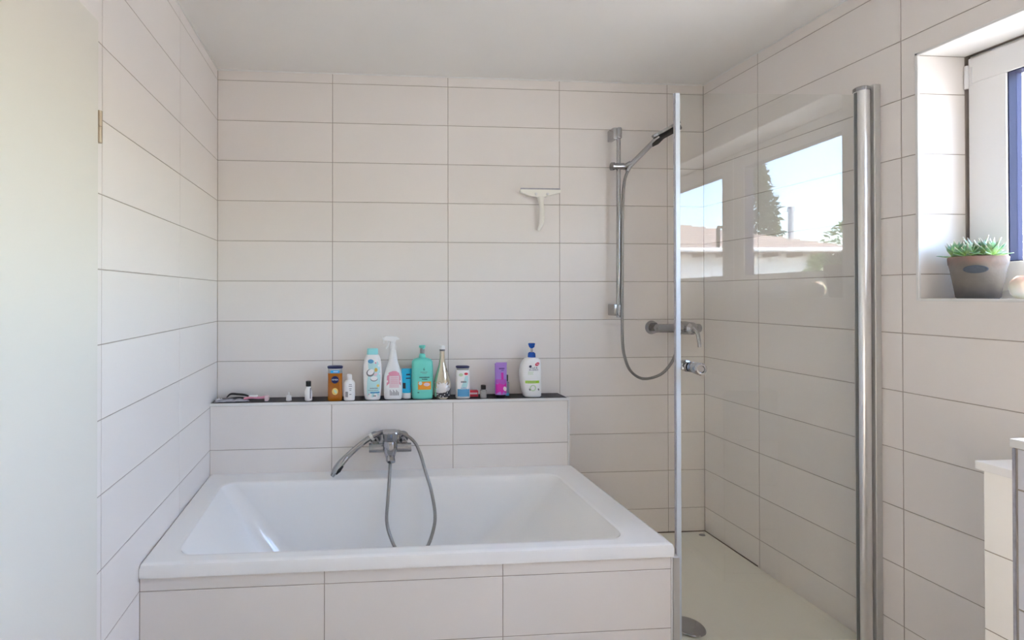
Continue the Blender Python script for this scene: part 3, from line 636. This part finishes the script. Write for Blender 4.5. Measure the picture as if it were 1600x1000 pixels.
s = [(0, .048, .028, 3), (.004, .0525, .032, 3), (.06, .0535, .033, 3), (.16, .0535, .033, 3), (.185, .052, .031, 2.8), (.196, .044, .027, 2.6), (.201, .030, .022, 2.3), (.204, .018, .018)]
t, c = bottle('pump_bottle', 'large aqua green pump bottle with orange label', 1.030, 2.438, s, 'aqua')
cap(t, c, [(.203, .0175, .0175), (.205, .018, .018), (.222, .014, .014), (.226, .007, .007)], 'aqua', 'collar')
cap(t, c, [(.224, .006, .006), (.252, .006, .006)], 'clear', 'pump_stem')
bm = NB(); loft(bm, c, [(.226, .012, .012), (.254, .011, .011)], 20); part('overcap', bm, 'clear', t, True)
bm = NB(); loft(bm, c, [(.250, .010, .010), (.254, .015, .012), (.262, .017, .013), (.266, .014, .010)], 24); sweep(bm, [Vector((c[0], c[1]-.008, c[2]+.259)), Vector((c[0]+.001, c[1]-.030, c[2]+.258)), Vector((c[0]+.001, c[1]-.040, c[2]+.254))], .005, 10, (0,0,1)); part('pump_head', bm, 'aqua', t, True)
lettering('6', c, s, .004, .150, .016, 'ink', t); dashes(c, s, .004, .135, .036, .003, 'greyink', t, seed=5); dashes(c, s, .006, .129, .020, .002, 'greyink', t, seed=6)
dashes(c, s, .006, .109, .050, .0055, 'ink', t, seed=7); dashes(c, s, .008, .100, .028, .005, 'ink', t, seed=8)
decal('label', c, s, rectp(-.026, .048, .040, .088), 'orprint', t); decal('label_disc', c, s, ell(-.014, .080, .009, .009), 'paleaqua', t, .0014); decal('label_patch', c, s, ell(.018, .074, .016, .009), 'palepink', t, .0014)
dashes(c, s, -.024, .034, .008, .005, 'ink', t, seed=9)

s = [(0, .034, .034), (.003, .038, .038), (.02, .0415, .0415), (.06, .0425, .0425), (.085, .041, .041), (.11, .036, .036), (.14, .027, .027), (.17, .018, .018), (.20, .0135, .0135), (.24, .0125, .0125)]
t, c = bottle('glass_bottle', 'slim champagne-coloured glass bottle with black and white label', 1.130, 2.428, s, 'champ')
cap(t, c, [(.238, .0135, .0135), (.240, .014, .014), (.246, .014, .014)], 'greyink', 'neck_ring'); cap(t, c, [(.246, .0145, .0145), (.262, .014, .014), (.264, .012, .012)], 'wplastic')
decal('label', c, s, [(-.040, .012), (-.02, .010), (.0, .010), (.02, .010), (.040, .012), (.0405, .05), (.039, .085), (.02, .086), (0, .084), (-.02, .086), (-.039, .085), (-.0405, .05)], 'silver', t, .0008)
decal('label_stripe', c, s, [(-.040, .014), (-.02, .012), (.0, .012), (.02, .012), (.040, .014), (.0405, .036), (.040, .052), (.02, .045), (0, .036), (-.02, .034), (-.0405, .034)], 'ink', t, .0014)
for x, z in ((-.028, .026), (-.015, .020), (.004, .026), (.018, .034), (.026, .022), (-.004, .016)): decal('silver_fleck', c, s, ell(x, z, .0025, .003, 8), 'silver', t, .002)

s = [(0, .034, .020, 3.2), (.003, .036, .022, 3.2), (.06, .036, .022, 3.2), (.13, .034, .021, 3), (.142, .031, .020, 3)]
t, c = bottle('body_milk_bottle', 'white bottle with blue lower label and flat navy cap', 1.234, 2.428, s, 'wplastic')
cap(t, c, [(.142, .030, .019, 3), (.152, .031, .019, 3)], 'clear', 'neck'); cap(t, c, [(.152, .033, .022, 2.6), (.154, .0345, .023, 2.6), (.159, .0345, .023, 2.6), (.161, .031, .020, 2.6)], 'navy')
decal('label', c, s, rectp(-.030, .010, .030, .048), 'midblue', t); decal('label_wave', c, s, [(-.012, .06), (.0, .055), (.018, .058), (.024, .09), (.022, .115), (.008, .112), (.002, .09)], 'paleaqua', t, .0006)
decal('green_mark', c, s, ell(-.013, .119, .011, .008), 'palegreen', t); decal('red_mark', c, s, ell(.013, .124, .010, .006), 'red', t, .0012)
dashes(c, s, 0, .084, .028, .009, 'greyink', t, seed=10); decal('print_line', c, s, rectp(-.015, .052, .015, .055), 'midblue', t)

bx = thing('small_red_box', 'tiny red carton lying behind the white and blue bottle', 'box', (1.294, 2.46, Z))
bm = NB(); box(bm, (1.268, 2.450, Z), (1.320, 2.478, Z+.030), .001); part('carton', bm, 'red', bx)
sB = [(0, .5, .01, 9), (.03, .5, .01, 9)]
bm = NB(); box(bm, (1.272, 2.4492, Z+.012), (1.316, 2.4499, Z+.021)); part('print_band', bm, 'palepink', bx)

s = [(0, .014, .010, 3), (.003, .016, .012, 3), (.040, .016, .012, 3), (.044, .010, .010), (.047, .009, .009)]
t, c = bottle('nail_polish_bottle', 'tiny clear bottle with black cap right of the red carton', 1.337, 2.415, s, 'clear')
cap(t, c, [(.045, .0125, .0125), (.047, .013, .013), (.063, .013, .013), (.065, .011, .011)], 'black'); decal('print_line', c, s, rectp(-.010, .034, .010, .037), 'greyink', t)

s = [(0, .024, .017), (.003, .025, .018), (.014, .026, .018)]
s2 = [(.014, .029, .018, 2.2), (.05, .0305, .0155, 2.2, .001), (.10, .0305, .010, 2.2, .001), (.15, .031, .004, 2.2, .001), (.172, .0315, .002, 2.2, .001)]
t, c = bottle('purple_tube', 'purple to magenta tube standing on a black cap', 1.431, 2.432, s, 'black', 'tube')
t.children[0].name = 'cap'; cap(t, c, s2, 'purple', 'tube')
decal('magenta_base', c, s2, [(-.027, .017), (0, .016), (.027, .017), (.028, .05), (.027, .075), (.01, .066), (-.01, .074), (-.027, .068)], 'magenta', t, .0006)
decal('flower', c, s2, ell(.018, .044, .009, .012, t=.4), 'palepink', t, .0012); decal('print_line', c, s2, rectp(.0, .090, .012, .125), 'magenta', t, .0011)
dashes(c, s2, .004, .145, .028, .008, 'darkpurple', t, seed=11); dashes(c, s2, .008, .136, .012, .004, 'darkpurple', t, seed=12)
decal('violet_band', c, s2, rectp(-.026, .068, .026, .092), 'violet', t, .0004)  # printed violet step between the magenta base and the lilac tube
cap(t, (c[0]+.004, c[1], c[2]), [(.172, .028, .0012, 3), (.176, .029, .0012, 3)], 'purple', 'crimped_end')

s = [(0, .011, .010, 3), (.003, .013, .012, 3), (.070, .013, .012, 3), (.074, .007, .007), (.078, .006, .006)]
t, c = bottle('perfume_sample', 'slim grey-blue sample bottle with black cap just right of the purple tube', 1.471, 2.462, s, 'perfume')
decal('blue_base', c, s, rectp(-.011, .002, .011, .016), 'midblue', t)
cap(t, c, [(.076, .008, .008), (.078, .0085, .0085), (.106, .0085, .0085), (.108, .007, .007)], 'black'); decal('print_line', c, s, rectp(-.009, .048, .010, .062), 'greyink', t)

s = [(0, .040, .026, 2.8, .012), (.004, .045, .030, 2.8, .011), (.03, .050, .032, 2.6, .007), (.08, .0545, .034, 2.5, .002), (.13, .0555, .034, 2.5, .001), (.165, .052, .032, 2.4, .004), (.185, .045, .028, 2.4, .008), (.196, .034, .024, 2.3, .010), (.200, .020, .020, 2, .010)]
t, c = bottle('shampoo_pump_bottle', 'large white shampoo bottle with royal blue pump at the right end of the shelf', 1.586, 2.440, s, 'wplastic')
k = (c[0]+.010, c[1], c[2])
cap(t, k, [(.199, .019, .019), (.201, .0195, .0195), (.220, .018, .018), (.226, .011, .011)], 'royal', 'collar'); cap(t, k, [(.224, .0055, .0055), (.252, .0055, .0055)], 'clear', 'pump_stem')
bm = NB(); loft(bm, k, [(.246, .006, .006), (.252, .013, .011), (.268, .018, .013), (.272, .015, .011)], 24); sweep(bm, [Vector((k[0]-.004, k[1]-.008, k[2]+.264)), Vector((k[0]-.006, k[1]-.032, k[2]+.263)), Vector((k[0]-.006, k[1]-.042, k[2]+.258))], .0055, 10, (0,0,1)); part('pump_head', bm, 'royal', t, True)
lettering('head &', c, s, .008, .150, .011, 'navy', t, stretch=.95); lettering('shoulders', c, s, .008, .140, .010, 'navy', t, stretch=.95)
decal('logo_swirl', c, s, ell(-.009, .157, .007, .006, t=.6), 'navy', t, .0014); decal('red_flash', c, s, ell(.028, .168, .013, .008, t=.4), 'red', t, .0012); dashes(c, s, .029, .168, .013, .004, 'palepink', t, .0022, 13)
decal('green_band', c, s, rectp(-.034, .072, .038, .085, 8), 'green', t); dashes(c, s, -.006, .0785, .050, .003, 'palegreen', t, .0018, 14)
decal('apple', c, s, ell(.004, .048, .017, .016), 'palegreen', t, .0010); decal('apple_flesh', c, s, ell(.004, .048, .010, .011), 'wplastic', t, .0015)
for x in (-.012, .034): decal('leaf_print', c, s, ell(x, .040, .004, .006, t=.5), 'greyink', t, .0014)
for z, w in ((.128, .03), (.122, .026), (.116, .028)): decal('print_line', c, s, rectp(-.022, z, -.022+w, z+.0025), 'palegreen', t)

# ------------------------------------------------------------------ door on the left wall
bm = NB(); box(bm, (-0.012, 0.44, 0.004), (0.020, 1.3155, 2.038), 0.004, 2)
d1 = struct('door_1', bm, 'door', label='plain off-white door leaf on the left wall')
for z0 in (1.721, 0.28):
    bm = NB(); cyl(bm, (0.020, 1.319, z0), (0.020, 1.319, z0+.041), .0072, seg=16); cyl(bm, (0.020, 1.319, z0+.0425), (0.020, 1.319, z0+.083), .0072, seg=16); part('hinge', bm, 'nickel', d1, True)
bm = NB(); cyl(bm, (0.02, 0.52, 1.02), (0.065, 0.52, 1.02), .010, seg=16); cyl(bm, (0.062, 0.515, 1.02), (0.062, 0.63, 1.02), .010, seg=16); part('door_handle', bm, 'alu', d1, True)

# ------------------------------------------------------------------ window
bm = NB(); fz0, fz1, fy0, fy1 = WZ0-0.002, WZ1+0.002, WY0-0.002, WY1+0.001
for lo, hi in (((XF+.018, fy0, fz0), (XF+.075, fy1, fz0+.040)), ((XF+.018, fy0, fz1-.040), (XF+.075, fy1, fz1)), ((XF+.018, fy1-.040, fz0+.04), (XF+.075, fy1, fz1-.04)), ((XF+.018, fy0, fz0+.04), (XF+.075, fy0+.040, fz1-.04))): box(bm, lo, hi, .003)
win = struct('window_1', bm, 'pvc', label='white double-sash window above the sill')
def sash(y0, y1, z0, z1, py0, py1, pz0, pz1):
    s = NB()
    for lo, hi in (((XF, y0, z0), (XF+.055, y1, pz0)), ((XF, y0, pz1), (XF+.055, y1, z1)), ((XF, y0, pz0), (XF+.055, py0, pz1)), ((XF, py1, pz0), (XF+.055, y1, pz1))): box(s, lo, hi, .0025, 2)
    so = part('sash', s, 'pvc', win)
    s = NB()                                                   # glazing spacer seen edge-on round the pane
    for lo, hi in (((XF+.006, py0, pz0), (XF+.052, py1, pz0+.003)), ((XF+.006, py0, pz1-.003), (XF+.052, py1, pz1)), ((XF+.006, py0, pz0+.003), (XF+.052, py0+.003, pz1-.003)), ((XF+.006, py1-.003, pz0+.003), (XF+.052, py1, pz1-.003))): box(s, lo, hi)
    part('glazing_spacer', s, 'gasket', so)
    s = NB(); box(s, (XF+.030, py0+.003, pz0+.003), (XF+.034, py1-.003, pz1-.003)); part('pane', s, 'winglass', so)
    return so
s1 = sash(0.612, 1.4985, WZ0+.025, WZ1-.012, 0.692, 1.4035, 1.430, 2.035)
s2_ = sash(-0.300, 0.588, WZ0+.025, WZ1-.012, -0.215, 0.508, 1.430, 2.035)
bm = NB(); box(bm, (XF-.004, 0.590, WZ0+.03), (XF+.02, 0.610, WZ1-.012), .003, 2); part('mullion', bm, 'pvc', win)
for z0 in (2.02, 1.36):
    bm = NB(); cyl(bm, (XF-.004, 1.5005, z0), (XF-.004, 1.5005, z0+.078), .0058, seg=12); box(bm, (XF-.002, 1.488, z0+.01), (XF+.004, 1.501, z0+.07), .001); part('hinge', bm, 'silver', win, True)
bm = NB(); cyl(bm, (XF, 0.545, 1.72), (XF-.045, 0.545, 1.72), .009, seg=16); sweep(bm, spline([(XF-.043, 0.545, 1.727), (XF-.047, 0.545, 1.70), (XF-.047, 0.545, 1.65), (XF-.047, 0.545, 1.60)], 4), [(.009,.008), (.010,.008), (.009,.007)], 12); box(bm, (XF-.006, 0.530, 1.68), (XF+.001, 0.560, 1.76), .003); part('window_handle', bm, 'alu_flat', win, True)

# ------------------------------------------------------------------ succulents on the sill
PX, PY, PZ = 2.668, 1.413, WZ0+.0005
pt = thing('plant_pot', 'greyish terracotta pot with dark oval badge on the window sill', 'plant pot', (PX, PY, PZ))
bm = NB(); loft(bm, (PX, PY, PZ), [(0, .043, .043), (.004, .047, .047), (.05, .053, .053), (.095, .0595, .0595), (.106, .0615, .0615), (.109, .063, .063), (.130, .0645, .0645), (.134, .062, .062), (.134, .056, .056), (.120, .054, .054)], 40); part('pot', bm, 'pot', pt, True)
bm = NB(); loft(bm, (PX, PY, PZ), [(.108, .0535, .0535), (.124, .0545, .0545), (.129, .030, .030)], 24); part('soil', bm, 'soil', pt, True)
# badge faces the room
view = Vector((0.6768-PX-0.25, -PY+0.05, 0)).normalized(); side = Vector((-view.y, view.x, 0))
def badge(rx, rz, t0, off):
    bm = NB(); rs = []
    for sc_, h in ((1, -.003), (1, t0*.7), (.9, t0)):
        r = []
        for j in range(28):
            u_ = rx*sc_*math.cos(2*PI*j/28); w_ = rz*sc_*math.sin(2*PI*j/28); R0 = .0605+h+(w_*0.12)
            q = math.sqrt(max(0, R0*R0-u_*u_)); r.append(Vector((PX, PY, PZ+.092+w_))+side*u_+view*q)
        rs.append(r)
    return rings(bm, rs)
part('badge', badge(.026, .0125, .0035, 0), 'plate', pt, True)

def leaf_mesh(L_, w, t, curve):
    bm = NB(); rs = []
    for f in (0, .15, .35, .6, .8, .93, 1.0):
        wid = w*(0.45+0.55*math.sin(PI*min(1, f*0.95+.12)))*(1 if f < .6 else (1-f)/.4*.9+.1); th = t*(1-f*.8)
        z = L_*f; y = curve*f*f
        rs.append([Vector((wid*math.cos(2*PI*j/8), y+th*(math.sin(2*PI*j/8) if math.sin(2*PI*j/8) < 0 else .35*math.sin(2*PI*j/8)), z)) for j in range(8)])
    rings(bm, rs); bmesh.ops.recalc_face_normals(bm, faces=bm.faces)
    me = bpy.data.meshes.new('leaf'); bm.to_mesh(me); bm.free(); me.polygons.foreach_set('use_smooth', [True]*len(me.polygons)); me.materials.append(M['leaf']); return me
leafs = [leaf_mesh(.050, .0075, .0055, -.004), leaf_mesh(.042, .0085, .006, .005), leaf_mesh(.034, .007, .005, .008)]
rr = random.Random(11)
names = ['largest green rosette in the middle of the terracotta pot', 'rosette at the left rim of the pot, by the tiled reveal', 'small rosette at the room-side front of the pot', 'rosette at the right rim of the pot with reddish tips', 'rosette at the back of the pot, against the window frame']
for i, (dx, dy, sc_) in enumerate([(0, 0, 1.0), (-.020, .036, .85), (-.036, -.006, .72), (-.012, -.038, .85), (.034, .012, .85)]):
    ro = thing('succulent', names[i], 'succulent', (PX+dx, PY+dy, PZ+.124), 'succulent rosettes in the terracotta pot')
    for ring, (cnt, tilt) in enumerate([(5, .12), (8, .42), (9, .72), (8, 1.08)]):
        for k2 in range(cnt):
            me = leafs[0 if ring in (1, 2) else (1 if ring == 3 else 2)]
            o = link('leaf', me, ro, (0, 0, .002*(4-ring)))
            az = 2*PI*(k2+.5*ring)/cnt+rr.uniform(-.15, .15)
            o.rotation_euler = (Matrix.Rotation(az, 3, 'Z') @ Matrix.Rotation(-(tilt+rr.uniform(-.1, .1)), 3, 'X')).to_euler()
            z_ = sc_*rr.uniform(1.15, 1.55); o.scale = (z_, z_, z_)
# cream candle holder
bm = NB(); loft(bm, (2.655, 1.290, WZ0+.0005), [(0, .018, .018), (.002, .022, .022), (.014, .031, .031), (.034, .0355, .0355), (.052, .032, .032), (.064, .023, .023), (.068, .019, .019), (.066, .016, .016), (.050, .024, .024)], 32)
ch = tag(part('candle_holder', bm, 'ornament', None, True, loc=(2.655, 1.290, WZ0)), 'round cream ceramic candle holder on the sill right of the plant pot', 'candle holder')

# ------------------------------------------------------------------ tiled boxing and low partition at the right
px0, py0, py1 = 2.337, 0.30, 1.170
bm = NB(); box(bm, (px0+G, py0, 0), (XR-.0005, py1-G, .862))
w_pl = struct('wall_boxing', bm, 'grout', label='bright tiled boxing under the window')
tiles(w_pl, (px0, py1, 0), (0,-1,0), (0,0,1), (-1,0,0), [0, .6, py1-py0], [0, .0403, .2436, .447, .6525, .862], m='plinth')
tiles(w_pl, (px0, py1, 0), (1,0,0), (0,0,1), (0,1,0), [0.003, XR-px0], [0, .0403, .2436, .447, .6525, .862], m='plinth')
part('cover_slab', box(NB(), (px0-.010, py0, .862), (XR-.0005, py1+.010, .884), .002, 2), 'sill', w_pl)
gx0, gx1, gy0, gy1 = 1.808, 1.93, -0.05, 0.757
w_dv = struct('wall_partition', box(NB(), (gx0+G, gy0, 0), (gx1, gy1-G, 1.063)), 'grout', label='low tiled partition, shade-toned grey, at the right edge')
gz = [0, .1795, .3828, .5862, .7895, .9925, 1.063]
tiles(w_dv, (gx0, gy1-.004, 0), (0,-1,0), (0,0,1), (-1,0,0), [0, .6, gy1-gy0-.004], gz, m='divtile')
tiles(w_dv, (gx0+.004, gy1, 0), (1,0,0), (0,0,1), (0,1,0), [0, gx1-gx0-.004], gz, m='divtile')
part('cover_slab', box(NB(), (gx0-.003, gy0, 1.063), (gx1+.004, gy1+.003, 1.078), .002, 2), 'sill', w_dv)
part('edge_trim', box(NB(), (gx0-.0008, gy1-.0025, 0), (gx0+.004, gy1+.001, 1.062), .0005), 'film', w_dv)

# ------------------------------------------------------------------ outside, seen through the window
bm = NB(); box(bm, (3.2, -60, -1.3), (70, 60, -1.2)); struct('ground', bm, 'lawn')
hx0, hx1, hy = 1.0, 13.5, -12.0
ho = thing('neighbour_house', 'white rendered house with red-brown tiled roof beyond the window', 'house', (9, -14, -1.2))
part('wall', box(NB(), (hx0, hy-8, -1.2), (hx1, hy, 2.62)), 'wall_out', ho)
A, B, P1, P0 = Vector((hx0-.6, -11.35, 2.68)), Vector((14.25, -11.35, 2.68)), Vector((9.5, -16.3, 4.40)), Vector((hx0-.6, -16.3, 4.40))
B2 = Vector((14.25, -21.2, 2.68)); A2 = Vector((hx0-.6, -21.2, 2.68))
bm = NB(); v = [bm.verts.new(p) for p in (A, B, P1, P0, B2, A2)]; lo_ = [bm.verts.new(p-Vector((0,0,.10))) for p in (A, B, B2, A2)]
for f in ((v[0], v[1], v[2], v[3]), (v[1], v[4], v[2]), (v[3], v[2], v[4], v[5]), (lo_[0], lo_[3], lo_[2], lo_[1]), (v[0], lo_[0], lo_[1], v[1]), (v[1], lo_[1], lo_[2], v[4]), (v[5], v[4], lo_[2], lo_[3]), (v[0], v[3], v[5], lo_[3], lo_[0])): bm.faces.new(f)
rf = part('roof', bm, 'roof', ho)
bm = NB()
for k2 in range(16):                                         # courses of roof tiles, stepped
    f0 = k2/16; f1 = (k2+1)/16; a0 = A.lerp(P0, f0); b0 = B.lerp(P1, f0); a1 = A.lerp(P0, f1); b1 = B.lerp(P1, f1); up = Vector((0,0,.06)); lo2 = Vector((0,0,.015))
    vs = [bm.verts.new(p) for p in (a0+up, b0+up, b1+lo2, a1+lo2, a0, b0)]
    bm.faces.new(vs[:4]); bm.faces.new((vs[0], vs[4], vs[5], vs[1]))
tc = part('tile_courses', bm, 'roof', rf); tc['kind'] = 'stuff'
bm = NB(); sweep(bm, [Vector((hx0-.6, -11.28, 2.64)), Vector((8, -11.28, 2.64)), Vector((14.3, -11.28, 2.64))], .065, 10, (0,0,1)); part('gutter', bm, 'wplastic', ho)
for k2 in range(9):
    x = 8.4+k2*.72
    part('rafter_end', box(NB(), (x, -12.0, 2.46), (x+.10, -11.38, 2.60)), 'wood_out', ho)
bm = NB(); cyl(bm, (13.40, -12.7, 2.75), (13.40, -12.7, 4.0), .075, seg=16); cyl(bm, (13.40, -12.7, 4.0), (13.40, -12.7, 4.15), .105, .085, seg=16); part('flue_pipe', bm, 'zinc', ho, True)

def plant(name, label, cat, x, y, z0, h, r, n, m, cone, seed):
    t = thing(name, label, cat, (x, y, z0)); q = random.Random(seed)
    bm = NB(); cyl(bm, (x, y, z0), (x, y, z0+h*(.95 if cone else .5)), .12 if cone else .06, .03, 8); part('trunk', bm, 'bark', t)
    bm = NB()
    for i in range(n):
        f = q.random()**(1.0 if cone else .6); 
        if cone: zz = z0+h*(.08+.92*f); R = r*(1-f)**.55*(.7+.5*q.random()); 
        else: 
            th_ = q.uniform(0, PI); zz = z0+h*.5-h*.5*math.cos(th_); R = r*math.sin(th_)*(.8+.3*q.random())
        a_ = q.uniform(0, 2*PI); k_ = math.sqrt(q.uniform(.35, 1))
        p = Vector((x+R*k_*math.cos(a_), y+R*k_*math.sin(a_), zz)); s_ = q.uniform(.10, .26)*(1 if cone else .7)
        e = Euler((q.uniform(-1, 1), q.uniform(-1, 1), a_)).to_matrix()
        vs = [bm.verts.new(p+e @ Vector(w_)*s_) for w_ in ((-.5, 0, 0), (.1, -.35, .05), (1.0, 0, -.2 if cone else .2), (.1, .35, .05))]
        bm.faces.new(vs)
    fo = part('foliage', bm, m, t); fo['kind'] = 'stuff'
    return t
plant('conifer_tree', 'tall dark conifer standing behind the neighbour house', 'tree', 16.3, -18.6, -1.2, 8.9, 1.55, 6000, 'conifer', True, 1)
plant('garden_tree', 'rounded green tree beyond the right end of the house roof', 'tree', 18.9, -16.6, -1.2, 5.5, 1.5, 2200, 'bush', False, 2)
plant('garden_shrub', 'low green shrub in front of the white house wall', 'shrub', 12.35, -10.4, -1.2, 3.55, .50, 1200, 'bush', False, 3)
